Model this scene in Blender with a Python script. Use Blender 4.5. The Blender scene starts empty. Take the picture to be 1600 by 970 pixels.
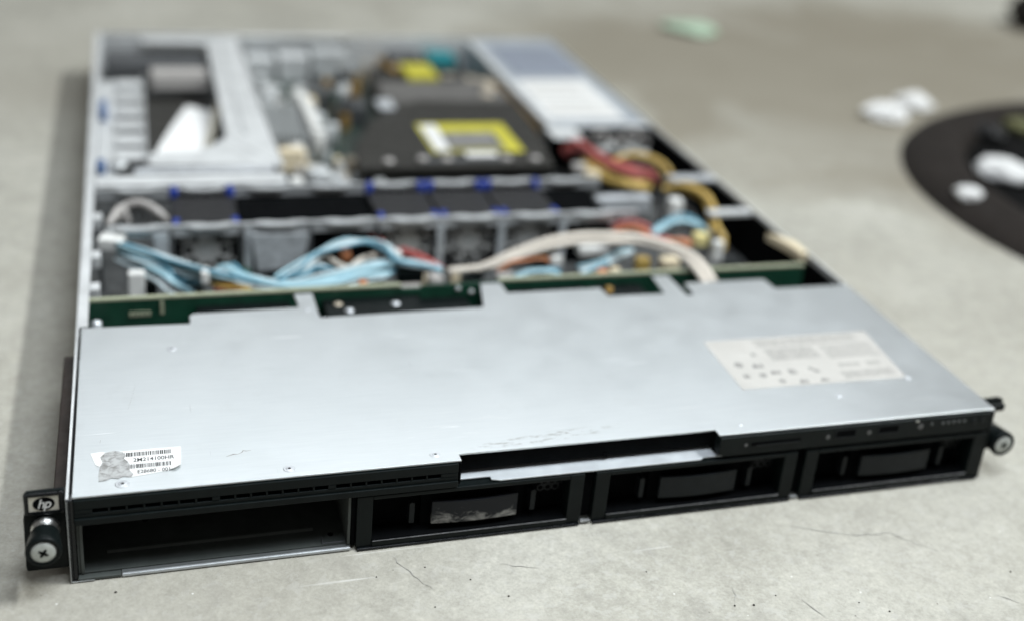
import bpy, bmesh, math, random
from mathutils import Vector, Euler
random.seed(7)
sc = bpy.context.scene
C = sc.collection
R = math.radians

# ------------------------------------------------------------------ camera
cd = bpy.data.cameras.new('camera'); cam = bpy.data.objects.new('camera', cd); C.objects.link(cam)
sc.camera = cam
cam.location = (0.03218933, -0.43200961, 0.34327514)
cam.rotation_euler = (1.16853353, -0.0920394, -0.30232396)
cd.sensor_fit = 'HORIZONTAL'; cd.sensor_width = 36.0
cd.lens = 1892.59 / 1600 * 36
cd.shift_x = -32.26 / 1600
cd.shift_y = -120.6 / 1600
cd.clip_start = 0.01; cd.clip_end = 100
cd.dof.use_dof = True
cd.dof.focus_distance = 0.52
cd.dof.aperture_fstop = 3.3
cd.dof.aperture_blades = 0

# ------------------------------------------------------------------ light
w = bpy.data.worlds.new('World'); sc.world = w; w.use_nodes = True
bg = w.node_tree.nodes['Background']
bg.inputs[0].default_value = (1.0, 0.98, 0.94, 1); bg.inputs[1].default_value = 0.18
def area(name, loc, target, sx, sy, power, col):
    d = bpy.data.lights.new(name, 'AREA'); d.shape = 'RECTANGLE'; d.size = sx; d.size_y = sy
    d.energy = power; d.color = col
    o = bpy.data.objects.new(name, d); C.objects.link(o); o.location = loc
    o.rotation_euler = (Vector(target) - Vector(loc)).to_track_quat('-Z', 'Y').to_euler()
    return o
# a fluorescent tube high on the right, a work light over the front edge, a dim row ahead
area('tube_lamp', (3.25, -0.5, 4.2), (0.2, 0.1, 0), 1.4, 0.13, 235, (0.96, 1.0, 1.0))
area('work_lamp', (0.26, -0.20, 0.95), (0.22, 0.0, 0), 0.50, 0.32, 8.6, (0.90, 0.97, 1.04))
area('ceiling_lamp', (1.0, 3.0, 2.75), (0.25, 0.0, 0), 3.2, 0.8, 30, (0.90, 0.96, 1.0))
sc.view_settings.view_transform = 'Standard'; sc.view_settings.look = 'None'
sc.view_settings.exposure = 0.0; sc.view_settings.gamma = 1.0; sc.view_settings.use_curve_mapping = False

# ------------------------------------------------------------------ materials
def nodes(name):
    m = bpy.data.materials.new(name); m.use_nodes = True
    nt = m.node_tree; b = nt.nodes['Principled BSDF']
    return m, nt, b
def N(nt, t, **k):
    n = nt.nodes.new(t)
    for a, v in k.items():
        if a.startswith('i_'):
            n.inputs[a[2:].replace('_', ' ')].default_value = v
        else: setattr(n, a, v)
    return n
def ramp(nt, src, stops):
    r = nt.nodes.new('ShaderNodeValToRGB'); e = r.color_ramp.elements
    while len(e) < len(stops): e.new(0.5)
    for i, (p, c) in enumerate(stops):
        e[i].position = p; e[i].color = (c, c, c, 1) if not hasattr(c, '__len__') else (*c, 1)
    nt.links.new(src, r.inputs[0]); return r.outputs[0]
def noise(nt, vec, scale, detail=4, rough=0.55, dist=0):
    n = N(nt, 'ShaderNodeTexNoise'); n.inputs['Scale'].default_value = scale
    n.inputs['Detail'].default_value = detail; n.inputs['Roughness'].default_value = rough
    n.inputs['Distortion'].default_value = dist
    nt.links.new(vec, n.inputs['Vector']); return n.outputs[0]
def mapping(nt, vec, scale=(1, 1, 1), rot=(0, 0, 0), loc=(0, 0, 0)):
    n = N(nt, 'ShaderNodeMapping'); n.inputs['Scale'].default_value = scale
    n.inputs['Rotation'].default_value = rot; n.inputs['Location'].default_value = loc
    nt.links.new(vec, n.inputs['Vector']); return n.outputs[0]
def mixc(nt, f, a, b, mode='MIX'):
    n = N(nt, 'ShaderNodeMix', data_type='RGBA', blend_type=mode)
    for sock, v in ((n.inputs[0], f), (n.inputs[6], a), (n.inputs[7], b)):
        if isinstance(v, bpy.types.NodeSocket): nt.links.new(v, sock)
        elif hasattr(v, '__len__'): sock.default_value = (*v, 1)
        else: sock.default_value = v
    return n.outputs[2]
def mth(nt, op, a, b=0.0, clamp=False):
    n = N(nt, 'ShaderNodeMath', operation=op, use_clamp=clamp)
    for sock, v in ((n.inputs[0], a), (n.inputs[1], b)):
        if isinstance(v, bpy.types.NodeSocket): nt.links.new(v, sock)
        else: sock.default_value = v
    return n.outputs[0]
def bump(nt, b, h, strength, dist=0.001):
    n = N(nt, 'ShaderNodeBump'); n.inputs['Strength'].default_value = strength
    n.inputs['Distance'].default_value = dist
    nt.links.new(h, n.inputs['Height']); nt.links.new(n.outputs[0], b.inputs['Normal'])
def objc(nt): return N(nt, 'ShaderNodeTexCoord').outputs['Object']

def mat(name, col, rough=0.5, metal=0.0, var=0.12, scale=60, bmp=0.0, bscale=900, rvar=0.12, dust=0.0, spec=0.5):
    m, nt, b = nodes(name); o = objc(nt)
    n = noise(nt, o, scale, 6, 0.6)
    lo = tuple(c * (1 - var) for c in col); hi = tuple(min(1, c * (1 + var)) for c in col)
    c = ramp(nt, n, [(0.3, lo), (0.7, hi)])
    if dust:
        d = noise(nt, o, 210, 8, 0.7)
        c = mixc(nt, ramp(nt, d, [(0.52, 0.0), (0.78, dust)]), c, (0.35, 0.33, 0.30))
    nt.links.new(c, b.inputs['Base Color'])
    r = ramp(nt, noise(nt, o, scale * 2.3, 5, 0.6), [(0.3, max(0.03, rough - rvar)), (0.7, min(1, rough + rvar))])
    nt.links.new(r, b.inputs['Roughness'])
    b.inputs['Metallic'].default_value = metal
    b.inputs['Specular IOR Level'].default_value = spec
    if bmp: bump(nt, b, noise(nt, o, bscale, 3, 0.6), bmp, 0.0004)
    return m

MAT = {}
MAT['black'] = mat('black_plastic', (0.0040, 0.0062, 0.0062), 0.40, 0, 0.25, 70, 0.10, 2600, 0.1, dust=0.006, spec=0.12)
MAT['gloss'] = mat('black_gloss', (0.004, 0.005, 0.006), 0.26, 0, 0.2, 70, dust=0.006, spec=0.3)
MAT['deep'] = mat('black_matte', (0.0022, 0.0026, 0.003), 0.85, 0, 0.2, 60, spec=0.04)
MAT['lever'] = mat('lever_plastic', (0.0075, 0.0095, 0.0105), 0.42, 0, 0.2, 120, 0.08, 2500, 0.1, dust=0.008, spec=0.15)
MAT['tray'] = mat('bay_tray_steel', (0.060, 0.068, 0.064), 0.62, 0.1, 0.2, 60, dust=0.03, spec=0.3)
MAT['steel'] = mat('zinc_steel', (0.70, 0.715, 0.715), 0.45, 0.45, 0.14, 45, 0.05, 1500)
MAT['shelf'] = mat('shelf_bright_steel', (0.60, 0.635, 0.66), 0.45, 0.35, 0.10, 60)
MAT['steel2'] = mat('bright_steel', (0.70, 0.73, 0.76), 0.36, 0.6, 0.10, 60)
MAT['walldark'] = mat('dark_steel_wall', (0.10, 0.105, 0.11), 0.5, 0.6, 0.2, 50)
MAT['chrome'] = mat('screw_metal', (0.50, 0.50, 0.48), 0.34, 1, 0.12, 300)
MAT['brown'] = mat('bracket_dark_bronze', (0.030, 0.021, 0.016), 0.55, 0.2, 0.3, 80)
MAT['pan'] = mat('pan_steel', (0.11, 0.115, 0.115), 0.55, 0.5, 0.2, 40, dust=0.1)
MAT['pcb'] = mat('board_green', (0.008, 0.045, 0.026), 0.38, 0, 0.35, 90, 0.1, 900)
MAT['pcbdark'] = mat('board_dark_green', (0.018, 0.034, 0.026), 0.5, 0, 0.4, 70, 0.1, 900)
MAT['fr4'] = mat('board_edge_tan', (0.34, 0.36, 0.25), 0.7, 0, 0.15, 200)
MAT['blue'] = mat('cable_light_blue', (0.28, 0.45, 0.51), 0.42, 0, 0.12, 60)
MAT['ice'] = mat('cable_ice_blue', (0.47, 0.55, 0.57), 0.38, 0, 0.12, 60)
MAT['beige'] = mat('cable_off_white', (0.58, 0.53, 0.46), 0.5, 0, 0.1, 60)
MAT['grey'] = mat('cable_grey', (0.42, 0.40, 0.38), 0.5, 0, 0.1, 60)
MAT['yellow'] = mat('wire_yellow', (0.52, 0.36, 0.10), 0.45, 0, 0.15, 60)
MAT['red'] = mat('wire_red', (0.40, 0.10, 0.09), 0.45, 0, 0.15, 60)
MAT['orange'] = mat('wire_orange', (0.55, 0.22, 0.10), 0.45, 0, 0.12, 60)
MAT['wblack'] = mat('wire_black', (0.012, 0.012, 0.012), 0.45, 0, 0.15, 60)
MAT['white'] = mat('white_plastic', (0.75, 0.75, 0.72), 0.45, 0, 0.06, 60)
MAT['cream'] = mat('cream_plastic', (0.70, 0.60, 0.42), 0.5, 0, 0.1, 60)
MAT['clipblue'] = mat('clip_blue', (0.010, 0.040, 0.30), 0.38, 0, 0.15, 60)
MAT['teal'] = mat('port_teal', (0.005, 0.22, 0.25), 0.42, 0, 0.15, 60)
MAT['fan'] = mat('fan_plastic', (0.013, 0.013, 0.014), 0.55, 0, 0.2, 80, dust=0.03, spec=0.3)
MAT['guard'] = mat('fan_guard_plastic', (0.40, 0.40, 0.385), 0.5, 0, 0.2, 80, dust=0.1)
MAT['fanhub'] = mat('fan_hub', (0.42, 0.43, 0.42), 0.45, 0.1, 0.2, 80)
MAT['duct'] = mat('duct_plastic', (0.022, 0.021, 0.018), 0.5, 0, 0.2, 40, dust=0.04, spec=0.25)
MAT['duct2'] = mat('duct_grey_plastic', (0.10, 0.096, 0.09), 0.5, 0, 0.2, 40, dust=0.1)
MAT['psu'] = mat('psu_steel', (0.44, 0.48, 0.52), 0.48, 0.5, 0.12, 35)
MAT['paper'] = mat('white_paper', (0.80, 0.80, 0.79), 0.75, 0, 0.04, 80, 0.1, 500)
MAT['label'] = mat('label_white', (0.70, 0.70, 0.685), 0.55, 0, 0.04, 100)
MAT['labelwarm'] = mat('label_warm_white', (0.46, 0.445, 0.415), 0.55, 0, 0.06, 60)
MAT['labelyel'] = mat('label_yellow', (0.47, 0.43, 0.03), 0.5, 0, 0.1, 60)
MAT['ink'] = mat('print_ink', (0.035, 0.035, 0.035), 0.6, 0, 0.2, 300)
MAT['inkgrey'] = mat('print_ink_grey', (0.27, 0.26, 0.245), 0.6, 0, 0.2, 300)
MAT['icon'] = mat('bezel_icon_print', (0.085, 0.085, 0.085), 0.6, 0, 0.2, 300)
MAT['cap'] = mat('capacitor_beige', (0.48, 0.42, 0.33), 0.4, 0.2, 0.15, 90)
MAT['copper'] = mat('coil_brass', (0.33, 0.20, 0.05), 0.45, 0.4, 0.2, 90)
MAT['alu'] = mat('heatsink_aluminium', (0.60, 0.62, 0.62), 0.42, 0.35, 0.12, 70)
MAT['badge'] = mat('badge_silver', (0.62, 0.60, 0.53), 0.4, 0.2, 0.06, 200)
MAT['rubber'] = mat('black_rubber', (0.015, 0.0115, 0.0095), 0.8, 0, 0.2, 30, 0.1, 300, dust=0.02, spec=0.2)
MAT['rubberin'] = mat('black_rubber_inner', (0.005, 0.005, 0.005), 0.7, 0, 0.3, 30, 0.1, 300, dust=0.015, spec=0.1)
MAT['green'] = mat('pale_green_plastic', (0.42, 0.56, 0.42), 0.5, 0, 0.1, 60)
MAT['led'] = mat('led_lens', (0.07, 0.075, 0.075), 0.3, 0, 0.1, 60)

def lid_material():
    m, nt, b = nodes('cover_galvanised_steel'); o = objc(nt)
    big = noise(nt, o, 9, 4, 0.55); mid = noise(nt, o, 55, 6, 0.6); fine = noise(nt, mapping(nt, o, (60, 900, 60)), 1, 4, 0.6)
    c = ramp(nt, big, [(0.3, (0.60, 0.635, 0.645)), (0.7, (0.66, 0.69, 0.70))])
    c = mixc(nt, 0.25, c, ramp(nt, mid, [(0.30, (0.57, 0.60, 0.61)), (0.70, (0.67, 0.695, 0.70))]))
    c = mixc(nt, 0.28, c, ramp(nt, fine, [(0.30, (0.56, 0.59, 0.60)), (0.70, (0.69, 0.715, 0.72))]))
    # fine handling scratches, long in x
    sv = mapping(nt, o, (26, 700, 1), (0, 0, R(-4)))
    s1 = ramp(nt, noise(nt, sv, 1.0, 2, 0.5), [(0.69, 0.0), (0.73, 1.0)])
    gate = ramp(nt, noise(nt, o, 22, 2, 0.5), [(0.48, 0.0), (0.62, 1.0)])
    s1 = mth(nt, 'MULTIPLY', s1, gate)
    c = mixc(nt, mth(nt, 'MULTIPLY', s1, 0.8), c, (0.92, 0.93, 0.94))
    sv2 = mapping(nt, o, (300, 30, 1), (0, 0, R(35)))
    s2 = ramp(nt, noise(nt, sv2, 1.0, 2, 0.5), [(0.74, 0.0), (0.77, 0.5)])
    s2 = mth(nt, 'MULTIPLY', s2, ramp(nt, noise(nt, mapping(nt, o, loc=(3, 1, 0)), 16, 2, 0.5), [(0.52, 0.0), (0.62, 1.0)]))
    c = mixc(nt, s2, c, (0.42, 0.43, 0.44))
    # dull smudges and the scuffed, dirty patch near the front recess
    sm = ramp(nt, noise(nt, mapping(nt, o, loc=(7, 2, 0)), 34, 7, 0.65), [(0.57, 0.0), (0.75, 0.22)])
    c = mixc(nt, sm, c, (0.50, 0.51, 0.50))
    sep = N(nt, 'ShaderNodeSeparateXYZ'); nt.links.new(o, sep.inputs[0])
    ex = mth(nt, 'DIVIDE', mth(nt, 'SUBTRACT', sep.outputs[0], 0.208), 0.042)
    ey = mth(nt, 'DIVIDE', mth(nt, 'SUBTRACT', sep.outputs[1], mth(nt, 'ADD', 0.012, mth(nt, 'MULTIPLY', mth(nt, 'SUBTRACT', sep.outputs[0], 0.208), 0.10))), 0.0042)
    rr = mth(nt, 'ADD', mth(nt, 'MULTIPLY', ex, ex), mth(nt, 'MULTIPLY', ey, ey))
    zone = ramp(nt, rr, [(0.1, 1.0), (1.0, 0.0)])
    blot = ramp(nt, noise(nt, mapping(nt, o, (110, 420, 1)), 1.0, 5, 0.7), [(0.52, 0.0), (0.62, 1.0)])
    c = mixc(nt, mth(nt, 'MULTIPLY', mth(nt, 'MULTIPLY', zone, blot), 0.75), c, (0.16, 0.145, 0.11))
    nt.links.new(c, b.inputs['Base Color'])
    b.inputs['Metallic'].default_value = 0.80
    r = ramp(nt, mid, [(0.3, 0.30), (0.7, 0.37)])
    r = mixc(nt, sm, r, (0.6, 0.6, 0.6))
    nt.links.new(r, b.inputs['Roughness'])
    h = mth(nt, 'ADD', mth(nt, 'MULTIPLY', fine, 0.25), mth(nt, 'MULTIPLY', noise(nt, o, 10, 1, 0.3), 1.5))
    bump(nt, b, h, 0.10, 0.001)
    return m
MAT['lid'] = lid_material()

def floor_material():
    m, nt, b = nodes('worn_concrete'); o = objc(nt)
    n0 = noise(nt, mapping(nt, o, (1, 1.6, 1), loc=(2.2, 0.4, 0)), 1.5, 3, 0.5, 0.6); n1 = noise(nt, o, 8, 6, 0.55, 0.4)
    n2 = noise(nt, o, 85, 10, 0.66, 0.25); n3 = noise(nt, o, 640, 6, 0.7)
    c = ramp(nt, n1, [(0.28, (0.335, 0.325, 0.29)), (0.5, (0.39, 0.38, 0.34)), (0.72, (0.445, 0.435, 0.395))])
    c = mixc(nt, 0.5, c, ramp(nt, n2, [(0.30, (0.36, 0.355, 0.34)), (0.5, (0.51, 0.508, 0.495)), (0.70, (0.64, 0.638, 0.62))]), 'OVERLAY')
    c = mixc(nt, 0.5, c, ramp(nt, noise(nt, o, 270, 8, 0.68, 0.2), [(0.32, (0.37, 0.37, 0.36)), (0.68, (0.63, 0.63, 0.625))]), 'OVERLAY')
    c = mixc(nt, 0.38, c, ramp(nt, n3, [(0.32, (0.34, 0.34, 0.335)), (0.68, (0.66, 0.66, 0.655))]), 'OVERLAY')
    # pale cement skin worn off in flakes
    fl = ramp(nt, noise(nt, mapping(nt, o, loc=(4, 4, 0)), 130, 10, 0.72, 0.4), [(0.54, 0.0), (0.60, 0.40)])
    c = mixc(nt, fl, c, (0.50, 0.492, 0.455))
    st = ramp(nt, noise(nt, mapping(nt, o, loc=(9, 1, 0)), 34, 8, 0.66, 0.6), [(0.54, 0.0), (0.68, 0.34)])
    c = mixc(nt, st, c, (0.27, 0.26, 0.235))
    c = mixc(nt, ramp(nt, n0, [(0.44, 0.0), (0.66, 0.55)]), c, (0.30, 0.28, 0.235))
    # broad ragged brown patch on the slab, right of the server's rear
    sp = N(nt, 'ShaderNodeSeparateXYZ'); nt.links.new(o, sp.inputs[0])
    dx = mth(nt, 'DIVIDE', mth(nt, 'SUBTRACT', sp.outputs[0], 0.88), 0.60); dy = mth(nt, 'DIVIDE', mth(nt, 'SUBTRACT', sp.outputs[1], 0.74), 0.46)
    q = mth(nt, 'ADD', mth(nt, 'ADD', mth(nt, 'MULTIPLY', dx, dx), mth(nt, 'MULTIPLY', dy, dy)), mth(nt, 'MULTIPLY', mth(nt, 'SUBTRACT', noise(nt, o, 4.5, 6, 0.6, 0.8), 0.5), 2.6))
    c = mixc(nt, ramp(nt, q, [(0.3, 0.80), (1.25, 0.0)]), c, (0.22, 0.196, 0.15))
    # aggregate specks
    v = N(nt, 'ShaderNodeTexVoronoi'); v.inputs['Scale'].default_value = 190; nt.links.new(o, v.inputs['Vector'])
    dot = mth(nt, 'LESS_THAN', v.outputs['Distance'], 0.085)
    sepc = N(nt, 'ShaderNodeSeparateColor'); nt.links.new(v.outputs['Color'], sepc.inputs[0])
    dark = mth(nt, 'MULTIPLY', dot, mth(nt, 'GREATER_THAN', sepc.outputs[0], 0.84))
    lite = mth(nt, 'MULTIPLY', dot, mth(nt, 'LESS_THAN', sepc.outputs[0], 0.08))
    c = mixc(nt, mth(nt, 'MULTIPLY', dark, mth(nt, 'MULTIPLY', sepc.outputs[1], 0.7)), c, (0.14, 0.13, 0.115))
    c = mixc(nt, mth(nt, 'MULTIPLY', lite, 0.7), c, (0.75, 0.745, 0.72))
    # trowel scratches
    sc1 = ramp(nt, noise(nt, mapping(nt, o, (8, 260, 1), (0, 0, R(38)), ), 1.0, 2, 0.5, 0.3), [(0.715, 0.0), (0.74, 0.5)])
    sc1 = mth(nt, 'MULTIPLY', sc1, ramp(nt, noise(nt, o, 11, 2, 0.5), [(0.50, 0.0), (0.6, 1.0)]))
    c = mixc(nt, sc1, c, (0.66, 0.65, 0.62))
    nt.links.new(c, b.inputs['Base Color'])
    nt.links.new(ramp(nt, n2, [(0.3, 0.82), (0.7, 0.97)]), b.inputs['Roughness'])
    b.inputs['Specular IOR Level'].default_value = 0.15
    h = mth(nt, 'ADD', mth(nt, 'MULTIPLY', n2, 1.0), mth(nt, 'MULTIPLY', n3, 0.35))
    h = mth(nt, 'SUBTRACT', h, mth(nt, 'MULTIPLY', dark, 0.4))
    bump(nt, b, h, 0.45, 0.0014)
    return m
MAT['floor'] = floor_material()

def scuffed(name, base, wear, scale, lo, hi, seed, low=0):
    m, nt, b = nodes(name); o = objc(nt)
    n = noise(nt, mapping(nt, o, (1, 1, 1.6), loc=(seed, 0, 0)), scale, 8, 0.68, 0.6)
    if low:
        sp = N(nt, 'ShaderNodeSeparateXYZ'); nt.links.new(o, sp.inputs[0])
        n = mth(nt, 'ADD', n, mth(nt, 'MULTIPLY', mth(nt, 'SUBTRACT', 0.0135, sp.outputs[2]), low))
    f = ramp(nt, n, [(lo, 0.0), (hi, 1.0)])
    nt.links.new(mixc(nt, f, base, wear), b.inputs['Base Color'])
    b.inputs['Specular IOR Level'].default_value = 0.15
    nt.links.new(ramp(nt, n, [(lo, 0.38), (hi, 0.75)]), b.inputs['Roughness'])
    bump(nt, b, f, 0.25, 0.0004)
    return m
MAT['leverworn'] = scuffed('lever_worn_plastic', (0.009, 0.010, 0.012), (0.24, 0.235, 0.22), 110, 0.52, 0.70, 2.3, 26)
MAT['residue'] = scuffed('torn_label_residue', (0.42, 0.425, 0.42), (0.17, 0.165, 0.155), 330, 0.42, 0.68, 5.1)

# ------------------------------------------------------------------ mesh helpers (millimetres)
K = 0.001
class MB:
    def __init__(s): s.v = []; s.f = []; s.sm = []
    def add(s, vs, fs, smooth=False):
        b = len(s.v); s.v += [(x * K, y * K, z * K) for x, y, z in vs]
        s.f += [tuple(i + b for i in f) for f in fs]; s.sm += [smooth] * len(fs); return s
    def box(s, x0, x1, y0, y1, z0, z1):
        return s.add([(x0,y0,z0),(x1,y0,z0),(x1,y1,z0),(x0,y1,z0),(x0,y0,z1),(x1,y0,z1),(x1,y1,z1),(x0,y1,z1)],
              [(0,3,2,1),(4,5,6,7),(0,1,5,4),(1,2,6,5),(2,3,7,6),(3,0,4,7)])
    def prism(s, poly, a, b, axis='z'):
        n = len(poly)
        f = {'z': lambda p, t: (p[0], p[1], t), 'y': lambda p, t: (p[0], t, p[1]), 'x': lambda p, t: (t, p[0], p[1])}[axis]
        vs = [f(p, a) for p in poly] + [f(p, b) for p in poly]
        fs = [tuple(range(n - 1, -1, -1)), tuple(range(n, 2 * n))] + [(i, (i + 1) % n, n + (i + 1) % n, n + i) for i in range(n)]
        return s.add(vs, fs)
    def lathe(s, prof, c, axis='y', n=32, smooth=True, cap=True):
        vs = []; fs = []
        for r, t in prof:
            for i in range(n):
                a = 2 * math.pi * i / n; u, q = r * math.cos(a), r * math.sin(a)
                vs.append({'y': (c[0] + u, c[1] + t, c[2] + q), 'z': (c[0] + u, c[1] + q, c[2] + t), 'x': (c[0] + t, c[1] + u, c[2] + q)}[axis])
        for k in range(len(prof) - 1):
            for i in range(n):
                fs.append((k * n + i, k * n + (i + 1) % n, (k + 1) * n + (i + 1) % n, (k + 1) * n + i))
        s.add(vs, fs, smooth)
        if cap:
            b = len(s.v) - len(vs)
            s.f += [tuple(b + i for i in range(n)), tuple(b + (len(prof) - 1) * n + i for i in range(n - 1, -1, -1))]; s.sm += [False, False]
        return s
    def tube(s, pts, r, n=10, flat=1.0, sub=7):
        P = [Vector(p) for p in pts]; path = []
        for i in range(len(P) - 1):
            a = P[max(i - 1, 0)]; b = P[i]; c = P[i + 1]; d = P[min(i + 2, len(P) - 1)]
            for k in range(sub):
                t = k / sub
                path.append(0.5 * ((2 * b) + (c - a) * t + (2 * a - 5 * b + 4 * c - d) * t * t + (3 * b - a - 3 * c + d) * t ** 3))
        path.append(P[-1]); vs = []; fs = []
        for i, p in enumerate(path):
            t = (path[min(i + 1, len(path) - 1)] - path[max(i - 1, 0)])
            t = t.normalized() if t.length > 1e-6 else Vector((1, 0, 0))
            side = t.cross(Vector((0, 0, 1)))
            side = side.normalized() if side.length > 0.05 else Vector((1, 0, 0))
            up = side.cross(t).normalized()
            for k in range(n):
                a = 2 * math.pi * k / n
                q = p + side * (math.cos(a) * r) + up * (math.sin(a) * r * flat); vs.append(tuple(q))
        m = len(path)
        for i in range(m - 1):
            for k in range(n):
                fs.append((i * n + k, i * n + (k + 1) % n, (i + 1) * n + (k + 1) % n, (i + 1) * n + k))
        s.add(vs, fs, True)
        b = len(s.v) - len(vs)
        s.f += [tuple(b + i for i in range(n - 1, -1, -1)), tuple(b + (m - 1) * n + i for i in range(n))]; s.sm += [False, False]
        return s
    def build(s, name, mt, parent=None, bevel=0.0, loc=None, seg=2, rz=0):
        me = bpy.data.meshes.new(name); me.from_pydata(s.v, [], s.f); me.validate(clean_customdata=False)
        if len(me.polygons) == len(s.sm): me.polygons.foreach_set('use_smooth', s.sm)
        bm = bmesh.new(); bm.from_mesh(me); bmesh.ops.recalc_face_normals(bm, faces=bm.faces); bm.to_mesh(me); bm.free()
        me.materials.append(MAT[mt]); me.update()
        o = bpy.data.objects.new(name, me); C.objects.link(o)
        if parent: o.parent = parent
        if loc: o.location = [k * K for k in loc]
        if rz: o.rotation_euler.z = R(rz)
        if bevel:
            bv = o.modifiers.new('bevel', 'BEVEL'); bv.width = bevel * K; bv.segments = seg; bv.limit_method = 'ANGLE'; bv.angle_limit = R(40)
        return o
def box(name, mt, parent, x0, x1, y0, y1, z0, z1, bevel=0.0):
    return MB().box(x0, x1, y0, y1, z0, z1).build(name, mt, parent, bevel)
def tag(o, label, cat=None, group=None, kind=None):
    if label: o['label'] = label
    if cat: o['category'] = cat
    if group: o['group'] = group
    if kind: o['kind'] = kind
    return o
def copy_tree(o, parent, loc=None):
    c = o.copy(); C.objects.link(c); c.parent = parent
    if loc: c.location = [k * K for k in loc]
    for ch in o.children: copy_tree(ch, c)
    return c
def text_mesh(name, txt, mt, parent, size, loc, rot, shear=0.0, ext=0.05, spacing=1.0, sx=1.0, bold=0.0):
    cu = bpy.data.curves.new(name, 'FONT'); cu.body = txt; cu.size = size * K; cu.align_x = 'CENTER'; cu.align_y = 'CENTER'
    cu.shear = shear; cu.extrude = ext * K; cu.space_character = spacing; cu.resolution_u = 4; cu.offset = bold * K
    t = bpy.data.objects.new(name + '_curve', cu); C.objects.link(t)
    dg = bpy.context.evaluated_depsgraph_get(); dg.update()
    me = bpy.data.meshes.new_from_object(t.evaluated_get(dg)); bpy.data.objects.remove(t); bpy.data.curves.remove(cu)
    me.materials.clear(); me.materials.append(MAT[mt])
    o = bpy.data.objects.new(name, me); C.objects.link(o); o.parent = parent
    o.location = [k * K for k in loc]; o.rotation_euler = rot; o.scale = (sx, 1, 1)
    return o
def ring_plate(mbd, cx, cz, half, r, y0, y1, n=32):
    """square plate with a round hole, facing y"""
    vs = []
    for y in (y0, y1):
        for i in range(n):
            a = 2 * math.pi * (i + 0.5) / n; c, s_ = math.cos(a), math.sin(a); k = half / max(abs(c), abs(s_))
            vs.append((cx + c * k, y, cz + s_ * k)); 
        for i in range(n):
            a = 2 * math.pi * (i + 0.5) / n; vs.append((cx + r * math.cos(a), y, cz + r * math.sin(a)))
    fs = []
    for i in range(n):
        j = (i + 1) % n
        fs += [(i, j, n + j, n + i), (2*n + i, 3*n + i, 3*n + j, 2*n + j), (n + i, n + j, 3*n + j, 3*n + i), (i, 2*n + i, 2*n + j, j)]
    mbd.add(vs, fs)

MAT['blank'] = mat('blank_pale_steel', (0.50, 0.53, 0.55), 0.5, 0.4, 0.3, 260)
MAT['psubl'] = mat('psu_blue_grey', (0.27, 0.30, 0.36), 0.5, 0.4, 0.1, 40)
MAT['labelpic'] = mat('label_dark_picture', (0.12, 0.12, 0.12), 0.5, 0, 0.2, 60)
MAT['labelshade'] = mat('label_grey_print', (0.42, 0.40, 0.37), 0.6, 0, 0.1, 200)
MAT['inksoft'] = mat('approval_ink', (0.17, 0.165, 0.16), 0.6, 0, 0.2, 200)
MAT['clipdull'] = mat('latch_dull_blue', (0.06, 0.12, 0.26), 0.45, 0, 0.15, 60)
MAT['creamy'] = mat('plug_pale_yellow', (0.75, 0.66, 0.30), 0.45, 0, 0.1, 60)
MAT['creampaper'] = mat('cream_paper', (0.72, 0.68, 0.56), 0.75, 0, 0.05, 80)
MAT['grit0'] = mat('dark_grit', (0.04, 0.037, 0.03), 0.8, 0, 0.3, 400)
MAT['rivet'] = mat('rivet_steel', (0.60, 0.62, 0.64), 0.42, 0.5, 0.1, 200)
MAT['screwface'] = mat('screw_face_zinc', (0.42, 0.44, 0.42), 0.38, 0.35, 0.12, 400)
MAT['edge'] = mat('sill_highlight_grey', (0.16, 0.16, 0.165), 0.4, 0.2, 0.5, 300)  # painted highlight: grey for the bright line on the carrier sills
MAT['labelolive'] = mat('label_olive_band', (0.25, 0.23, 0.06), 0.5, 0, 0.15, 60)
MAT['sill'] = mat('sill_steel', (0.16, 0.17, 0.17), 0.5, 0.4, 0.15, 60)
MAT['trim'] = mat('trim_grey_steel', (0.26, 0.27, 0.27), 0.45, 0.4, 0.3, 120)
MAT['rail'] = mat('rail_steel', (0.52, 0.535, 0.54), 0.45, 0.5, 0.15, 45)
MAT['lip'] = mat('lip_steel', (0.42, 0.44, 0.45), 0.4, 0.5, 0.15, 90)
MAT['bluedeep'] = mat('cable_deep_blue', (0.10, 0.27, 0.36), 0.42, 0, 0.15, 60)
MAT['olive'] = mat('olive_plastic', (0.13, 0.13, 0.05), 0.6, 0, 0.2, 60)

# measured positions, millimetres
CRACKS = [([(317.6, -17.7), (338.6, -28.0), (354.4, -33.9), (369.9, -34.8), (375.7, -42.3), (386.6, -52.6)], 0.35), ([(132.4, -7.9), (134.3, -12.7), (137.9, -19.9), (142.3, -28.0), (146.0, -33.8)], 0.25), ([(177.8, -21.8), (187.0, -25.7), (196.1, -29.7)], 0.3), ([(276.0, -55.9), (274.0, -61.9), (271.2, -67.7)], 0.25), ([(301.1, -68.1), (304.8, -78.4), (309.1, -84.6)], 0.25), ([(392.9, -82.9), (402.2, -93.4)], 0.4)]
GRIT = [(175.9, -43.3, 0.5), (270.7, -68.0, 0.5), (123.3, -20.6, 0.4), (17.6, -10.1, 0.6), (337.7, -84.9, 0.5), (279.3, -69.3, 0.6), (327.1, -77.0, 0.4), (145.1, -18.2, 0.4), (411.4, -71.9, 0.5), (241.0, -39.5, 0.4), (162.6, -29.8, 0.4), (292.0, -65.4, 0.4), (143.7, -43.9, 0.4)]
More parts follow.
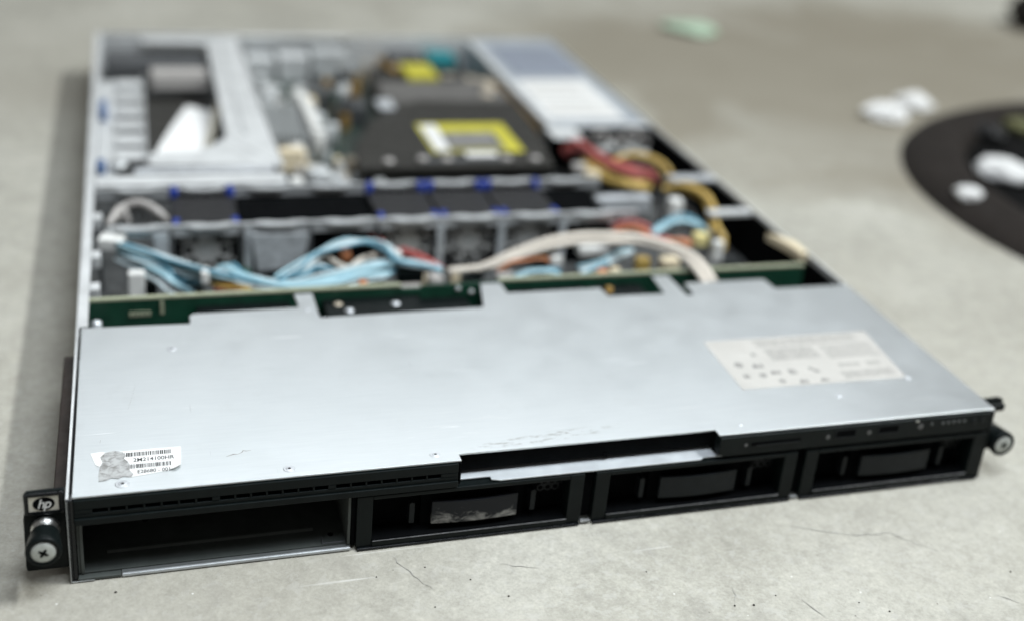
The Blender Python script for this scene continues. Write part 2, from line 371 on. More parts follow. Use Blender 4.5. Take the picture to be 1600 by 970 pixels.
SCRATCHES = [([(63.9, 19.3), (67.2, 20.7), (69.0, 20.4)], 0.35, 'inkgrey'), ([(69.0, 20.4), (70.8, 21.6), (71.4, 23.0), (72.4, 22.3), (74.6, 22.5)], 0.3, 'inkgrey'), ([(12.9, 40.6), (12.7, 38.1)], 0.2, 'inkgrey'), ([(175.5, 31.7), (185.2, 33.0), (195.2, 29.8)], 0.12, 'paper'), ([(168.9, 21.2), (177.0, 19.9)], 0.12, 'paper'), ([(151.9, 28.3), (161.0, 28.5), (166.9, 28.1)], 0.12, 'paper'), ([(139.5, 37.4), (148.1, 38.2)], 0.1, 'paper'), ([(272.0, 25.4), (284.2, 25.9), (292.8, 25.8)], 0.15, 'paper'), ([(274.9, 20.3), (283.6, 20.7)], 0.2, 'paper'), ([(297.7, 21.5), (311.8, 21.7)], 0.15, 'paper'), ([(125.9, 47.9), (137.9, 47.7)], 0.12, 'paper'), ([(160.1, 72.5), (171.6, 73.4)], 0.3, 'rivet'), ([(154.4, 68.4), (163.5, 68.9)], 0.25, 'rivet'), ([(58.5, 31.6), (84.0, 39.0)], 0.1, 'rivet'), ([(221.8, 33.1), (237.0, 34.3)], 0.1, 'paper'), ([(134.7, 31.0), (148.0, 31.1)], 0.14, 'paper'), ([(314.9, 14.0), (327.8, 15.0)], 0.15, 'paper'), ([(24.3, 63.5), (27.8, 85.7)], 0.12, 'inkgrey')]
CABLES = [
 ('sata_cable','blue',2.6,[(21,260,34),(27,250,36),(47,235,35),(67,219,33),(78,217,34),(94,205,33),(112,201,33),(130,201,34),(150,208,35),(170,216,35),(190,216,35),(204,208,34)]),
 ('sata_cable','blue',2.4,[(21,256,33),(30,243,34),(48,231,33),(67,220,31),(78,219,37),(86,209,36),(108,197,34),(137,199,33),(153,206,33),(173,210,32)]),
 ('sata_cable','blue',2.4,[(21,257,30),(32,241,31),(44,223,32),(50,219,28),(60,221,20)]),
 ('sata_cable','blue',2.4,[(21,273,26),(36,255,27),(43,243,28),(60,228,24),(76,215,32),(95,207,30),(120,210,33),(130,215,35),(139,208,33),(131,203,30)]),
 ('sata_cable','ice',2.4,[(22,255,37),(34,243,38),(47,231,38),(67,216,36),(78,212,34),(94,204,34)]),
 ('sata_cable','ice',2.4,[(109,205,34),(121,213,37),(133,224,40),(150,233,42),(164,235,42),(175,228,41),(180,214,37),(197,210,35),(204,209,32)]),
 ('sata_cable','blue',2.2,[(246,194,33),(256,195,36),(268,194,36),(274,195,33)]),
 ('sata_cable','ice',2.2,[(288,196,34),(301,198,36),(319,210,36),(335,227,32)]),
 ('sata_cable','blue',2.8,[(358,247,34),(370,253,38),(382,254,40),(393,250,38),(402,254,30)]),
 ('ribbon_cable','beige',3.0,[(227,214,30),(238,215,34),(250,216,39),(271,217,46),(291,215,50),(310,210,52),(329,204,52),(347,194,50),(358,180,47),(362,160,40)]),
 ('ribbon_cable','beige',3.0,[(210,216,29),(238,214,32),(250,213,37),(270,213,43),(290,211,47),(309,206,49),(329,203,49),(345,194,47),(354,180,45),(357,160,39)]),
 ('power_wire','yellow',1.5,[(72,219,30),(80,210,31),(89,202,32),(98,199,31),(105,202,26)]),
 ('power_wire','yellow',1.5,[(72,218,28),(80,210,29),(91,202,30),(101,202,28)]),
 ('power_wire','red',1.5,[(72,214,27),(80,207,28),(90,202,29),(100,202,27)]),
 ('power_wire','red',1.5,[(72,213,25),(84,207,27),(94,202,27)]),
 ('power_wire','beige',1.8,[(133,232,30),(138,232,34),(144,221,34),(150,218,33),(159,229,33),(169,240,30)]),
 ('power_wire','red',2.0,[(187,243,32),(193,231,34),(200,222,33),(207,217,30)]),
 ('power_wire','red',1.6,[(170,298,20),(176,276,26),(182,272,24)]),
 ('power_wire','orange',1.7,[(243,210,30),(249,210,35),(260,213,36),(271,214,35),(277,213,32)]),
 ('power_wire','yellow',1.6,[(243,214,30),(250,213,35),(262,217,36),(274,218,34)]),
 ('power_wire','red',1.8,[(340,269,32),(349,264,36),(357,260,35),(364,258,31)]),
 ('power_wire','orange',1.8,[(337,263,30),(347,258,34),(354,252,34),(359,237,33),(370,231,36),(378,227,34)]),
 ('power_wire','red',1.8,[(349,246,34),(358,235,36),(369,238,33)]),
 ('power_wire','red',2.6,[(358,430,26),(361,429,34),(366,417,37),(372,390,36),(385,370,35),(402,360,32),(412,365,24)]),
 ('power_wire','red',2.6,[(361,431,22),(363,428,30),(367,414,33),(373,386,33),(388,361,33),(403,362,28)]),
 ('power_wire','red',2.4,[(360,422,30),(367,429,36),(370,408,37),(380,376,36),(395,361,35),(406,363,32)]),
 ('power_wire','yellow',2.0,[(376,384,30),(387,387,36),(402,386,39),(415,377,38),(422,368,33),(426,364,24)]),
 ('power_wire','yellow',2.0,[(362,390,30),(362,363,33),(367,349,32),(380,336,33),(394,337,30)]),
 ('power_wire','yellow',1.8,[(359,389,32),(360,366,34),(365,352,33),(374,341,34),(388,337,33)]),
 ('power_wire','yellow',2.2,[(399,326,34),(410,323,38),(418,312,39),(421,297,38),(419,278,36),(412,260,33),(413,250,28),(412,246,20)]),
 ('power_wire','yellow',2.0,[(407,331,30),(417,320,34),(422,304,34),(419,288,32),(412,267,30),(401,251,28)]),
 ('power_wire','black',2.2,[(390,482,20),(397,433,26),(407,387,28),(415,355,28),(416,322,28),(417,304,20)]),
 ('power_wire','black',2.2,[(388,357,20),(386,324,28),(386,301,30),(384,287,26),(394,281,20)]),
 ('power_wire','black',2.0,[(400,318,20),(402,303,30),(406,292,28),(409,282,24),(406,268,20)]),
 ('grey_cable','grey',2.6,[(14,294,34),(19,296,38),(23,305,40),(30,305,43),(37,301,43),(44,295,40),(49,298,32)]),
 ('grey_cable','grey',2.2,[(14,283,38),(18,289,42),(21,299,42),(24,300,38),(25,300,32)]),
]
PLUGS = [('connector', 'white', 16.3, 266.8, 34, 14, 12, 7, -15), ('connector', 'white', 29.5, 225.5, 22, 9, 6, 22, 0), ('cable_tie', 'white', 66.6, 213.0, 35, 4.5, 9, 7, 0), ('connector', 'orange', 150.3, 233.7, 35, 6, 6, 6, 0), ('connector', 'orange', 154.1, 194.7, 33, 5, 4, 5, 0), ('connector', 'yellow', 333.7, 205.2, 33, 9, 7, 8, 0), ('connector', 'white', 278.0, 212.4, 35, 8, 6, 6, 10), ('connector', 'creamy', 389.0, 238.3, 33, 9, 8, 8, 0), ('connector', 'white', 400.9, 233.8, 26, 7, 6, 14, 0), ('connector', 'orange', 374.1, 231.2, 33, 8, 7, 6, -30), ('connector', 'orange', 302.0, 193.5, 33, 7, 6, 5, 20), ('connector', 'cream', 312.1, 197.3, 32, 6, 5, 5, 0), ('connector', 'white', 320.3, 257.1, 20, 20, 8, 6, 0), ('cable_tie', 'white', 179.6, 219.6, 38, 3, 6, 8, 0), ('connector', 'black', 185.2, 210.6, 30, 16, 8, 8, 0), ('connector', 'cream', 355.4, 210.8, 28, 12, 8, 10, 0), ('connector', 'red', 335.6, 252.1, 30, 9, 7, 6, -20), ('connector', 'grey', 348.6, 369.1, 36, 10, 8, 5, 0), ('connector', 'cream', 356.1, 360.3, 33, 10, 9, 6, -40)]

# ------------------------------------------------------------------ setting: concrete floor
fl = MB().add([(-4000, -2500, 0), (5000, -2500, 0), (5000, 6000, 0), (-4000, 6000, 0)], [(0, 1, 2, 3)]).build('floor', 'floor')
tag(fl, 'worn light grey concrete floor with fine cracks and stains', None, None, 'structure')
def crack(pts, wd):
    """a hairline crack: a shallow dark sliver lying on the concrete"""
    P = [Vector((x, y, 0)) for x, y in pts]; path = []
    for a, b in zip(P, P[1:]):
        n = max(2, int((b - a).length / 3))
        for k in range(n):
            t = k / n; d = (b - a).normalized(); s_ = Vector((-d.y, d.x, 0))
            path.append(a.lerp(b, t) + s_ * random.uniform(-0.7, 0.7))
    path.append(P[-1]); vs = []; fs = []
    for i, p in enumerate(path):
        d = (path[min(i + 1, len(path) - 1)] - path[max(i - 1, 0)]).normalized(); s_ = Vector((-d.y, d.x, 0))
        e = wd * random.uniform(0.25, 1.0) * (0.15 + 0.85 * math.sin(math.pi * i / (len(path) - 1)))
        vs += [tuple(p + s_ * e + Vector((0, 0, 0.3))), tuple(p - s_ * e + Vector((0, 0, 0.3)))]
    for i in range(len(path) - 1): fs.append((2*i, 2*i + 1, 2*i + 3, 2*i + 2))
    MB().add(vs, fs).build('crack', 'crack', fl)
MAT['crack'] = mat('crack_dust', (0.33, 0.32, 0.295), 0.9, 0, 0.3, 200)
for pts, wd in CRACKS: crack(pts, wd)
gm = MB()
for (x, y, r) in GRIT:
    gm.lathe([(r * 0.5, 0), (r, r * 0.35), (r * 0.75, r * 0.8), (r * 0.2, r)], (x, y, 0), 'z', 6, False)
g = gm.build('grit', 'grit0'); tag(g, 'dark specks of grit scattered on the concrete in front', 'grit', None, 'stuff')

# ------------------------------------------------------------------ the rack server
W, D, H = 445.0, 728.0, 41.0
S = bpy.data.objects.new('rack_server', None); C.objects.link(S); S.empty_display_size = 0.05
tag(S, 'open flat rack server with silver front cover and black drive bays lying on concrete', 'server')

# chassis shell
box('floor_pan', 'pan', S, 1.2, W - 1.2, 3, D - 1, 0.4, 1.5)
lw = MB().box(0, 1.2, 0, D, 0.3, H).box(1.2, 5.5, 147, D, H - 1.2, H)
lw.build('left_side_wall', 'steel', S, 0.25)
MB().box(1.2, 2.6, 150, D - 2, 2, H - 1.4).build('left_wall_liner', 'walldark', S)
rw = MB().box(W - 1.2, W, 0, 145.6, 0.3, 40.15).box(W - 1.2, W, 145.6, 205, 0.3, H).box(W - 1.2, W, 205, D, 0.3, H - 1.5)
rw.build('right_side_wall', 'steel', S, 0.25)
MB().box(W - 3.2, W - 1.4, 147, D - 2, 2, H - 4).build('right_wall_shade', 'deep', S)  # matte black sheet paints the shadow on the wall's inner face
# rear panel with openings
rp = MB().box(1.2, W - 1.2, D - 1.2, D, 0.4, 6).box(1.2, W - 1.2, D - 1.2, D, 36, H)
rp.box(1.2, W - 1.2, D - 2.0, D - 1.3, 6, 36)
rp.box(125, 235, D - 9, D - 1.4, 39.6, 40.8)
rp.build('rear_panel', 'steel', S, 0.2)
# slotted tabs on the left wall
for y in (190, 232, 288, 352): box('wall_tab', 'steel', S, 5.7, 10.5, y, y + 9, 33, 40.2, 0.4)

# ---- front cover
lid_poly = [(2.4, 0.2), (163.4, 0.2), (163.4, 5.2), (289.2, 5.2), (289.2, 0.2), (445.3, 0.2), (445.3, 145.4), (395.6, 145.6), (394.4, 158.6), (341.4, 158.8),
            (340.6, 143), (336.4, 143), (335.4, 170.4), (325, 170.8), (323.4, 147), (288.2, 147.6), (287, 158.5), (230.6, 158.5), (230, 172),
            (218, 172), (215.5, 160), (212, 143), (121.6, 142), (121.4, 171), (111.4, 171), (112, 155), (57, 154.2), (55.2, 152), (55.2, 143.4), (2.4, 145)]
lid = MB().prism(lid_poly, 40.2, 41.2).build('front_cover', 'lid', S, 0.35)
# dimpled rivets set in the cover
def rivet(x, y, r=2.5, hole=True):
    o = MB().lathe([(r * 1.3, 0.0), (r * 1.1, 0.22), (r * 0.95, 0.1), (r * 0.72, 0.12), (r * 0.6, 0.34), (r * 0.3, 0.40)], (x, y, 41.15), 'z', 24).build('rivet', 'rivet', lid)
    if hole: MB().lathe([(r * 0.34, 0), (r * 0.3, 0.06)], (x + 0.1, y - 0.1, 41.54), 'z', 12).build('rivet_core', 'ink', lid)
for x, y, r in ((45.1, 117.8, 2.0), (89, 6.0, 2.0), (152.7, 6.2, 1.9), (21.7, 6.4, 2.3), (303.4, 7.2, 1.0), (367.9, 24.7, 1.6), (116.5, 152, 1.6)): rivet(x, y, r)
rivet(416.6, 35.8, 1.3, False)
box('cover_notch_plate', 'deep', S, 1.6, 443, 120, 140, 37, 39.6)

# serial number label with its torn corner
sl_poly = [(9.0, 30.5), (13.5, 31.2), (16.5, 29.2), (21, 30.2), (33, 30.4), (45.8, 30.2), (45.2, 16.2), (43, 14.2), (40, 13), (27, 10.8), (24.4, 10.6), (22.6, 14), (20.5, 18.5), (18.8, 21), (16, 23), (12.8, 20), (11.2, 21.5)]
slab = MB().prism(sl_poly, 41.22, 41.36).build('serial_label', 'label', S)
bc = MB()
random.seed(3)
for z0, y0, y1, xa in ((0, 25.6, 28.6, 22.2), (0, 16.6, 19.6, 24.4)):
    x = xa
    while x < 41.4:
        wd = random.choice((0.16, 0.22, 0.22, 0.4, 0.55)); bc.box(x, min(x + wd, 41.6), y0, y1, 41.37, 41.40); x += wd + random.choice((0.14, 0.2, 0.2, 0.4))
bc.build('barcode', 'ink', slab)
text_mesh('serial_print', '2M214100HR', 'ink', slab, 3.7, (34.4, 22.6, 41.39), (0, 0, 0), ext=0.01, sx=0.80, bold=0.05)
text_mesh('part_print', 'E28680 - 001', 'ink', slab, 3.5, (34.4, 13.8, 41.39), (0, 0, 0), ext=0.01, sx=0.72, bold=0.05)
rs_poly = [(13.0, 27.0), (15.0, 30.2), (18.5, 31.0), (22, 29.4), (23.2, 26.4), (22.4, 24.6), (24.0, 22), (25.0, 18.6), (24.6, 15.6), (26.2, 12.4), (25.2, 10.6), (22, 11.4), (20, 10.2), (17.6, 11.2), (15.5, 9.8), (12.6, 9.4), (12.4, 14), (12.9, 19.5), (13.9, 23)]
MB().prism(rs_poly, 41.23, 41.44).build('torn_residue', 'residue', slab)
MB().add([(40, 13.4, 41.37), (44.8, 15.9, 41.37), (45.3, 18.2, 41.37), (45.0, 15.0, 42.3), (42.6, 12.9, 42.4)], [(0, 1, 3, 4), (1, 2, 3)]).build('lifted_corner', 'label', slab)
# regulatory label
rlab = MB().prism([(320, 37.6), (415.6, 36.2), (421.6, 87.4), (321.2, 88)], 41.22, 41.34).build('regulatory_label', 'labelwarm', S)
random.seed(11)
def print_rows(x0, x1, rows, hgt, parent, mt, wmin=1.0, wmax=4.0):
    p = MB()
    for y in rows:
        x = x0
        while x < x1:
            wd = random.uniform(wmin, wmax); p.box(x, min(x + wd, x1), y, y + hgt, 41.345, 41.37); x += wd + random.uniform(0.4, 0.9)
    p.build('small_print', mt, parent)
print_rows(349, 412, (84.0, 81.2, 78.5), 1.4, rlab, 'inkgrey')
print_rows(351, 380, (74, 71.4, 68.8, 66.2, 63.6), 1.6, rlab, 'inkgrey')
print_rows(385, 416, (73.5, 70.5, 67.5, 64.5, 61.5), 1.5, rlab, 'inkgrey')
print_rows(324, 342, (84, 81.5, 78.5, 74), 1.0, rlab, 'labelshade')
print_rows(385, 398, (54, 51.5), 1.3, rlab, 'inkgrey'); print_rows(402, 410, (54, 51.5), 1.3, rlab, 'inkgrey')
print_rows(382, 413, (45.5, 43, 40.5), 1.4, rlab, 'inkgrey')
sy = MB()
for k, (x, y, r) in enumerate([(329.3, 61.5, 2.4), (328.6, 49.8, 1.9), (338.1, 59.4, 2.5), (337.6, 49.4, 2.0), (343.0, 70.9, 1.6), (344.9, 51.7, 2.2), (345.2, 42.5, 1.8), (355.9, 50.9, 2.4), (356.0, 40.9, 2.0), (367.4, 52.7, 1.4), (369.6, 49.8, 1.6), (368.2, 40.8, 1.8)]):
    if k % 3 == 0:
        sy.lathe([(r, 0), (r, 0.03), (r * 0.62, 0.03), (r * 0.62, 0)], (x, y, 41.345), 'z', 20, False, False); sy.box(x - r * 0.2, x + r * 0.2, y - r * 0.6, y + r * 0.6, 41.345, 41.375)
    elif k % 3 == 1:
        for d in (-0.7, 0.0, 0.7): sy.box(x - r, x + r * 0.8, y + d * r - 0.25 * r, y + d * r + 0.12 * r, 41.345, 41.375)
        sy.box(x - r * 0.9, x - r * 0.5, y - r, y + r, 41.346, 41.377)
    else:
        sy.prism([(x - r, y - r * 0.8), (x + r, y - r * 0.8), (x, y + r)], 41.345, 41.375)
        sy.box(x + r * 1.1, x + r * 1.6, y - r, y + r * 0.6, 41.345, 41.375)
sy.build('approval_marks', 'inksoft', rlab)
# a scratch with a dark burr on the cover
def scratch(pts, wd, mt='inkgrey'):
    vs = []; fs = []
    P = [Vector((x, y, 0)) for x, y in pts]
    for i, p in enumerate(P):
        d = (P[min(i + 1, len(P) - 1)] - P[max(i - 1, 0)]).normalized(); s_ = Vector((-d.y, d.x, 0)) * wd * (0.25 + 0.75 * math.sin(math.pi * i / (len(P) - 1)))
        vs += [(p.x + s_.x, p.y + s_.y, 41.23), (p.x - s_.x, p.y - s_.y, 41.23)]
    for i in range(len(P) - 1): fs.append((2*i, 2*i + 1, 2*i + 3, 2*i + 2))
    MB().add(vs, fs).build('scratch', mt, lid)
for pts, wd, mt in SCRATCHES: scratch(pts, wd, mt)

# ---- front bezel: ventilated strip, recess, control panel
bz = MB()
bz.box(3, 162, -1.0, 3.0, 35.6, 40.0)            # bar above the slots
bz.box(3, 162, -1.0, 3.0, 31.6, 33.6)            # bar below
bz.box(3, 162, -2.0, 4.0, 28.6, 31.6)            # lower lip
edges = []
for a, b_ in ((10.0, 57.6), (60.0, 105.6), (108.2, 155.0)):
    n = 7; st = (b_ - a) / n
    for k in range(n): edges.append((a + k * st, a + k * st + st - 0.9))
x = 3.0
for a, b_ in edges:
    bz.box(x, a, -1.0, 3.0, 33.6, 35.6); x = b_
bz.box(x, 162, -1.0, 3.0, 33.6, 35.6)
bz.build('vent_bezel', 'black', S, 0.3)
box('bezel_backing', 'deep', S, 3, 162, 3.4, 5, 30, 39.8)
MB().box(1.4, 3.0, -0.6, 4, 0.6, 40.1).box(0.2, 1.4, -1.2, -0.05, 0.4, 40.6).build('corner_post', 'gloss', S, 0.25)
MB().prism([(0.15, 40.4), (0.65, 40.4), (0.65, 1.0), (9.5, 1.0), (9.5, 0.5), (0.15, 0.5)], -1.6, -1.25, 'y').build('corner_trim', 'trim', S, 0.1)
# cage top seen in the recess
MB().prism([(116, 30), (116, 3), (178, 3), (178, 0.6), (182, -0.6), (281, -0.6), (283, 0.8), (442, 0.8), (442, 30)], 28.6, 29.3).build('cage_shelf', 'shelf', S, 0.15)
MB().box(3, 116, 4.5, 60, 28.4, 29.2).build('bay_roof', 'tray', S)
rc = MB().box(163.4, 289.2, 6.4, 7.4, 31.4, 40.1).box(163.4, 289.2, 9.6, 10.2, 29.4, 31.3).box(163.4, 289.2, 7.4, 10.2, 31.4, 32.0).box(162.4, 163.3, -0.8, 7.4, 29.4, 40.1)
rc.build('recess_wall', 'deep', S, 0.15)
MB().lathe([(1.3, 0), (1.3, 0.5), (0.5, 0.6)], (234.5, 5.9, 32.2), 'y', 14).build('recess_screw', 'deep', S)
cp = MB().prism([(289.4, 31), (292.8, 30), (442.4, 30), (442.4, 40.1), (292.8, 40.1), (289.4, 40.1)], -1.6, 4.0, 'y').build('control_panel', 'black', S, 0.35)
box('panel_side', 'deep', S, 289.4, 291.4, 4.1, 8, 29.5, 40.0)
box('pull_tab_slot', 'deep', cp, 306, 332.6, -1.75, -1.55, 34.5, 36.4, 0.0)
box('pull_tab', 'lever', cp, 309, 332.0, -1.95, -1.76, 34.2, 34.9, 0.05)
for x0, x1 in ((351.5, 363.5), (375.8, 388.2)):
    u = MB(); u.box(x0, x1, -1.95, -1.62, 33.9, 34.5).box(x0, x1, -1.95, -1.62, 38.4, 38.9).box(x0, x0 + 0.6, -1.95, -1.62, 34.5, 38.4).box(x1 - 0.6, x1, -1.95, -1.62, 34.5, 38.4)
    p = u.build('usb_port', 'lever', cp, 0.06); box('port_tongue', 'deep', p, x0 + 0.7, x1 - 0.7, -1.80, -1.61, 34.6, 38.3)
for x, z, r in ((347.8, 35.2, 1.2), (371.0, 35.5, 1.2), (400.6, 36.0, 1.6), (303.2, 35.3, 0.9)):
    MB().lathe([(r, 0), (r * 0.9, -0.12)], (x, -1.62, z), 'y', 16).build('port_icon', 'icon', cp)
for x in (407, 413.6, 416.8, 420, 423.2, 426.4): MB().lathe([(0.9, 0), (0.8, -0.3), (0.3, -0.4)], (x, -1.62, 36.9), 'y', 12).build('status_led', 'led', cp)
for x in (432.1, 437.2): MB().lathe([(1.6, 0), (1.5, -0.5), (1.0, -0.6)], (x, -1.62, 36.4), 'y', 16).build('push_button', 'lever', cp)
box('cover_edge_screw', 'chrome', cp, 397.2, 398.8, -1.8, -1.62, 39.0, 39.9)

# ---- empty bay
bay = box('bay_tray', 'tray', S, 3.2, 115.4, 2.0, 110, 1.7, 2.3)
MB().prism([(12.9, 0), (13.9, 0.9), (15.1, 0.9), (16.1, 0)], 14, 101, 'x').build('tray_rib', 'tray', bay, 0.25, (0, 0, 2.3))
MB().prism([(20, -1.5), (115.4, -1.5), (115.4, 0.3), (20, 0.3)], 0.4, 2.0).build('bay_front_lip', 'lip', S, 0.6)
box('bay_sill', 'sill', S, 20, 115.3, 0.4, 1.9, 0.5, 1.8)
box('bay_front_lip_end', 'tray', S, 3.2, 19.8, -1.2, 1.8, 0.5, 1.9, 0.3)
box('bay_back', 'deep', S, 3.2, 115.4, 110.2, 112, 2.4, 28)
gr = MB().box(3.2, 4.2, 1.5, 100, 2.4, 28).prism([(1.0, 27), (3.0, 27), (3.0, 25.6), (1.4, 23.5), (1.4, 9), (2.6, 6.8), (2.6, 2.4), (1.0, 2.4)], 4.3, 5.6, 'x')
gr.build('bay_guide', 'tray', S, 0.15)
dv = MB().box(114.0, 115.2, 0.4, 110, 2.4, 28.3).build('bay_divider', 'tray', S, 0.15)
MB().box(104, 113.6, 2.4, 3.2, 2.35, 2.9).box(103.4, 104, 2.4, 8, 2.35, 2.9).build('bay_latch_plate', 'walldark', S, 0.1)
box('bay_divider_foam', 'deep', S, 115.6, 117.2, 0.6, 110, 1.6, 28.2)
MB().lathe([(1.4, 0), (1.4, 0.25), (0.6, 0.3)], (30, 34, 2.3), 'z', 14).build('tray_dimple', 'deep', bay)
MB().lathe([(1.2, 0), (1.2, 0.25), (0.6, 0.3)], (108, 9, 2.3), 'z', 14).build('tray_hole', 'deep', bay)

# ---- drive carriers
def carrier(lever_mat):
    f = MB()
    f.box(0, 7, -1.4, 9, 1.6, 28).box(98, 105, -1.4, 9, 1.6, 28)
    f.box(7, 98, -1.4, 9, 25.9, 28).box(7, 98, -2.0, 9, 1.6, 4.4)
    root = f.build('drive_carrier', 'black', S, 0.45)
    box('carrier_back', 'deep', root, 7.05, 97.95, 9.1, 10, 4.4, 26)
    lv = MB(); n = 12; vs = []; fs = []
    for i in range(n + 1):
        t = i / n; x = 34 + 40 * t; bow = math.sin(math.pi * t)
        y = 0.6 - 1.1 * bow; zt = 20.3 - 0.6 * math.sin(math.pi * t); zb = 8.4
        vs += [(x, y, zb), (x, y, zt), (x, y + 2.0, zt), (x, y + 2.0, zb)]
    for i in range(n):
        a = i * 4; b = a + 4
        fs += [(a, b, b + 1, a + 1), (a + 1, b + 1, b + 2, a + 2), (a + 2, b + 2, b + 3, a + 3), (a + 3, b + 3, b, a)]
    fs += [(0, 1, 2, 3), (n*4, n*4 + 3, n*4 + 2, n*4 + 1)]
    lv.add(vs, fs); lv.build('latch_lever', lever_mat, root, 0.3)
    for x in (24.0, 80.6):
        MB().prism([(x, 9.2), (x + 2.4, 9.2), (x + 2.4, 19.6), (x + 1.2, 20.4), (x, 19.8)], 1.6, 6, 'y').build('finger_stop', 'lever', root, 0.25)
    box('pocket_floor', 'deep', root, 7.2, 97.8, -1.3, 9, 4.45, 4.8)
    MB().box(7.2, 97.8, -2.08, -1.75, 4.3, 4.6).build('sill_highlight', 'edge', root, 0.1)  # thin grey strip paints the highlight along the sill's top edge
    box('lever_pocket', 'deep', root, 30, 78, 5.2, 9.0, 4.9, 25.4)
    vm = MB()
    for i in range(3):
        for j in range(3):
            cx = 86.5 + i * 3.6 + (1.8 if j % 2 else 0); cz = 24.0 - j * 3.1
            if cx > 96: continue
            o = [(cx + 1.95 * math.cos(R(30 + 60 * k)), cz + 1.95 * math.sin(R(30 + 60 * k))) for k in range(6)]
            q = [(cx + 1.35 * math.cos(R(30 + 60 * k)), cz + 1.35 * math.sin(R(30 + 60 * k))) for k in range(6)]
            for k in range(6):
                l = (k + 1) % 6; vm.add([(o[k][0], 6, o[k][1]), (o[l][0], 6, o[l][1]), (q[l][0], 6, q[l][1]), (q[k][0], 6, q[k][1])], [(0, 1, 2, 3)])
    vm.build('vent_mesh', 'lever', root)
    box('lower_rail', 'gloss', root, 0.5, 104.5, -2.6, 2, 0.3, 1.5, 0.3)
    return root
for i, x in enumerate((117.5, 228.2, 338.0)):
    c = carrier('leverworn' if i == 0 else 'lever'); c.location = (x * K, 0, 0)
    c['label'] = ('drive carrier with scuffed whitish latch lever', 'plain drive carrier in the middle bay', 'plain drive carrier at the right end')[i]
box('carrier_gap_clip', 'trim', S, 222.8, 227.6, -1.8, 0.2, 1.0, 2.2, 0.2)
box('carrier_gap_clip', 'trim', S, 333.6, 337.4, -1.6, 0.2, 1.0, 2.0, 0.2)
for x0, x1 in ((222.9, 227.8), (333.5, 337.6)): box('carrier_gap', 'deep', S, x0, x1, 2, 10, 2.4, 28.2)
box('right_corner_post', 'black', S, 443.2, 445, -1.0, 5, 0.4, 40.0, 0.25)

# ---- mounting ears
le = MB()
le.prism([(-16.8, 6), (-16.4, 4.4), (-0.3, 4.4), (-0.3, 43.0), (-14.6, 42.6), (-15.8, 41.4), (-15.8, 33), (-16.4, 30)], 4.0, 6.2, 'y')
ear = le.build('mounting_ear', 'black', S, 0.5)
ear['label'] = 'black mounting ear with silver badge and thumbscrew'
fr = MB().box(-15.6, -13.9, 2.9, 4.0, 32.6, 42.4).box(-2.6, -0.6, 2.9, 4.0, 32.6, 42.6).box(-13.9, -2.6, 2.9, 4.0, 41.0, 42.5).box(-13.9, -2.6, 2.9, 4.0, 32.6, 34.0)
fr.build('badge_frame', 'gloss', ear, 0.3)
bd = box('badge', 'badge', ear, -13.85, -2.65, 3.3, 3.95, 34.05, 40.95, 0.0)
el = [(-8.2 + 4.15 * math.cos(2 * math.pi * i / 36), 37.5 + 3.1 * math.sin(2 * math.pi * i / 36)) for i in range(36)]
MB().prism(el, 3.12, 3.28, 'y').build('badge_ellipse', 'deep', ear)
text_mesh('badge_letters', 'hp', 'label', ear, 6.2, (-8.2, 3.06, 37.4), (R(90), 0, 0), shear=0.3, ext=0.03, spacing=0.86, sx=0.9, bold=0.06)
def thumbscrew(cx, cz, y0, parent):
    MB().lathe([(5.6, 0), (5.8, -1.4), (5.2, -2.6), (4.6, -3.4), (4.6, -5.0)], (cx, y0, cz + 0.3), 'y', 32).build('screw_collar', 'chrome', parent)
    MB().lathe([(4.9, -4.0), (5.6, -5.0), (6.2, -9.0), (6.8, -13.5), (6.9, -15.4), (6.5, -16.2), (5.2, -16.2), (5.0, -15.4)], (cx, y0, cz), 'y', 36).build('screw_knob', 'black', parent)
    MB().lathe([(4.95, -15.0), (4.85, -15.9), (4.0, -16.4), (2.0, -16.6), (0.2, -16.6)], (cx, y0, cz), 'y', 28).build('screw_head', 'screwface', parent)
    cr = MB()
    for a in range(4):
        t = R(45 + 90 * a + 12); c_, s_ = math.cos(t), math.sin(t); q = []
        for u, v in ((0.1, -0.5), (1.2, -0.6), (2.1, -0.3), (2.1, 0.3), (1.2, 0.6), (0.1, 0.5)): q.append((cx + u * c_ - v * s_, cz + u * s_ + v * c_))
        cr.prism(q, y0 - 16.75, y0 - 16.3, 'y')
    cr.build('screw_recess', 'deep', parent)
thumbscrew(-8.3, 25.2, 4.0, ear)
box('ear_arm', 'brown', ear, -5.6, -0.4, 7, 132, 3, 33, 0.6)
re = MB()
re.prism([(445.3, 5), (452, 5), (452, 9), (458, 9.5), (458, 25), (452, 25.6), (448.5, 29), (448.5, 34.4), (455.5, 34.6), (458.2, 36), (458, 40), (455, 41), (445.3, 40.6)], 9.5, 11.6, 'y')
ear2 = re.build('mounting_ear', 'black', S, 0.5); ear2['label'] = 'black mounting ear at the far right end'
MB().box(446, 456.6, 5.2, 9.5, 35.4, 39.6).build('ear_tab', 'black', ear2, 1.0)
thumbscrew(453.4, 21.0, 12.5, ear2)
box('ear_arm', 'brown', ear2, 445.4, 449, 11.8, 132, 3, 33, 0.6)

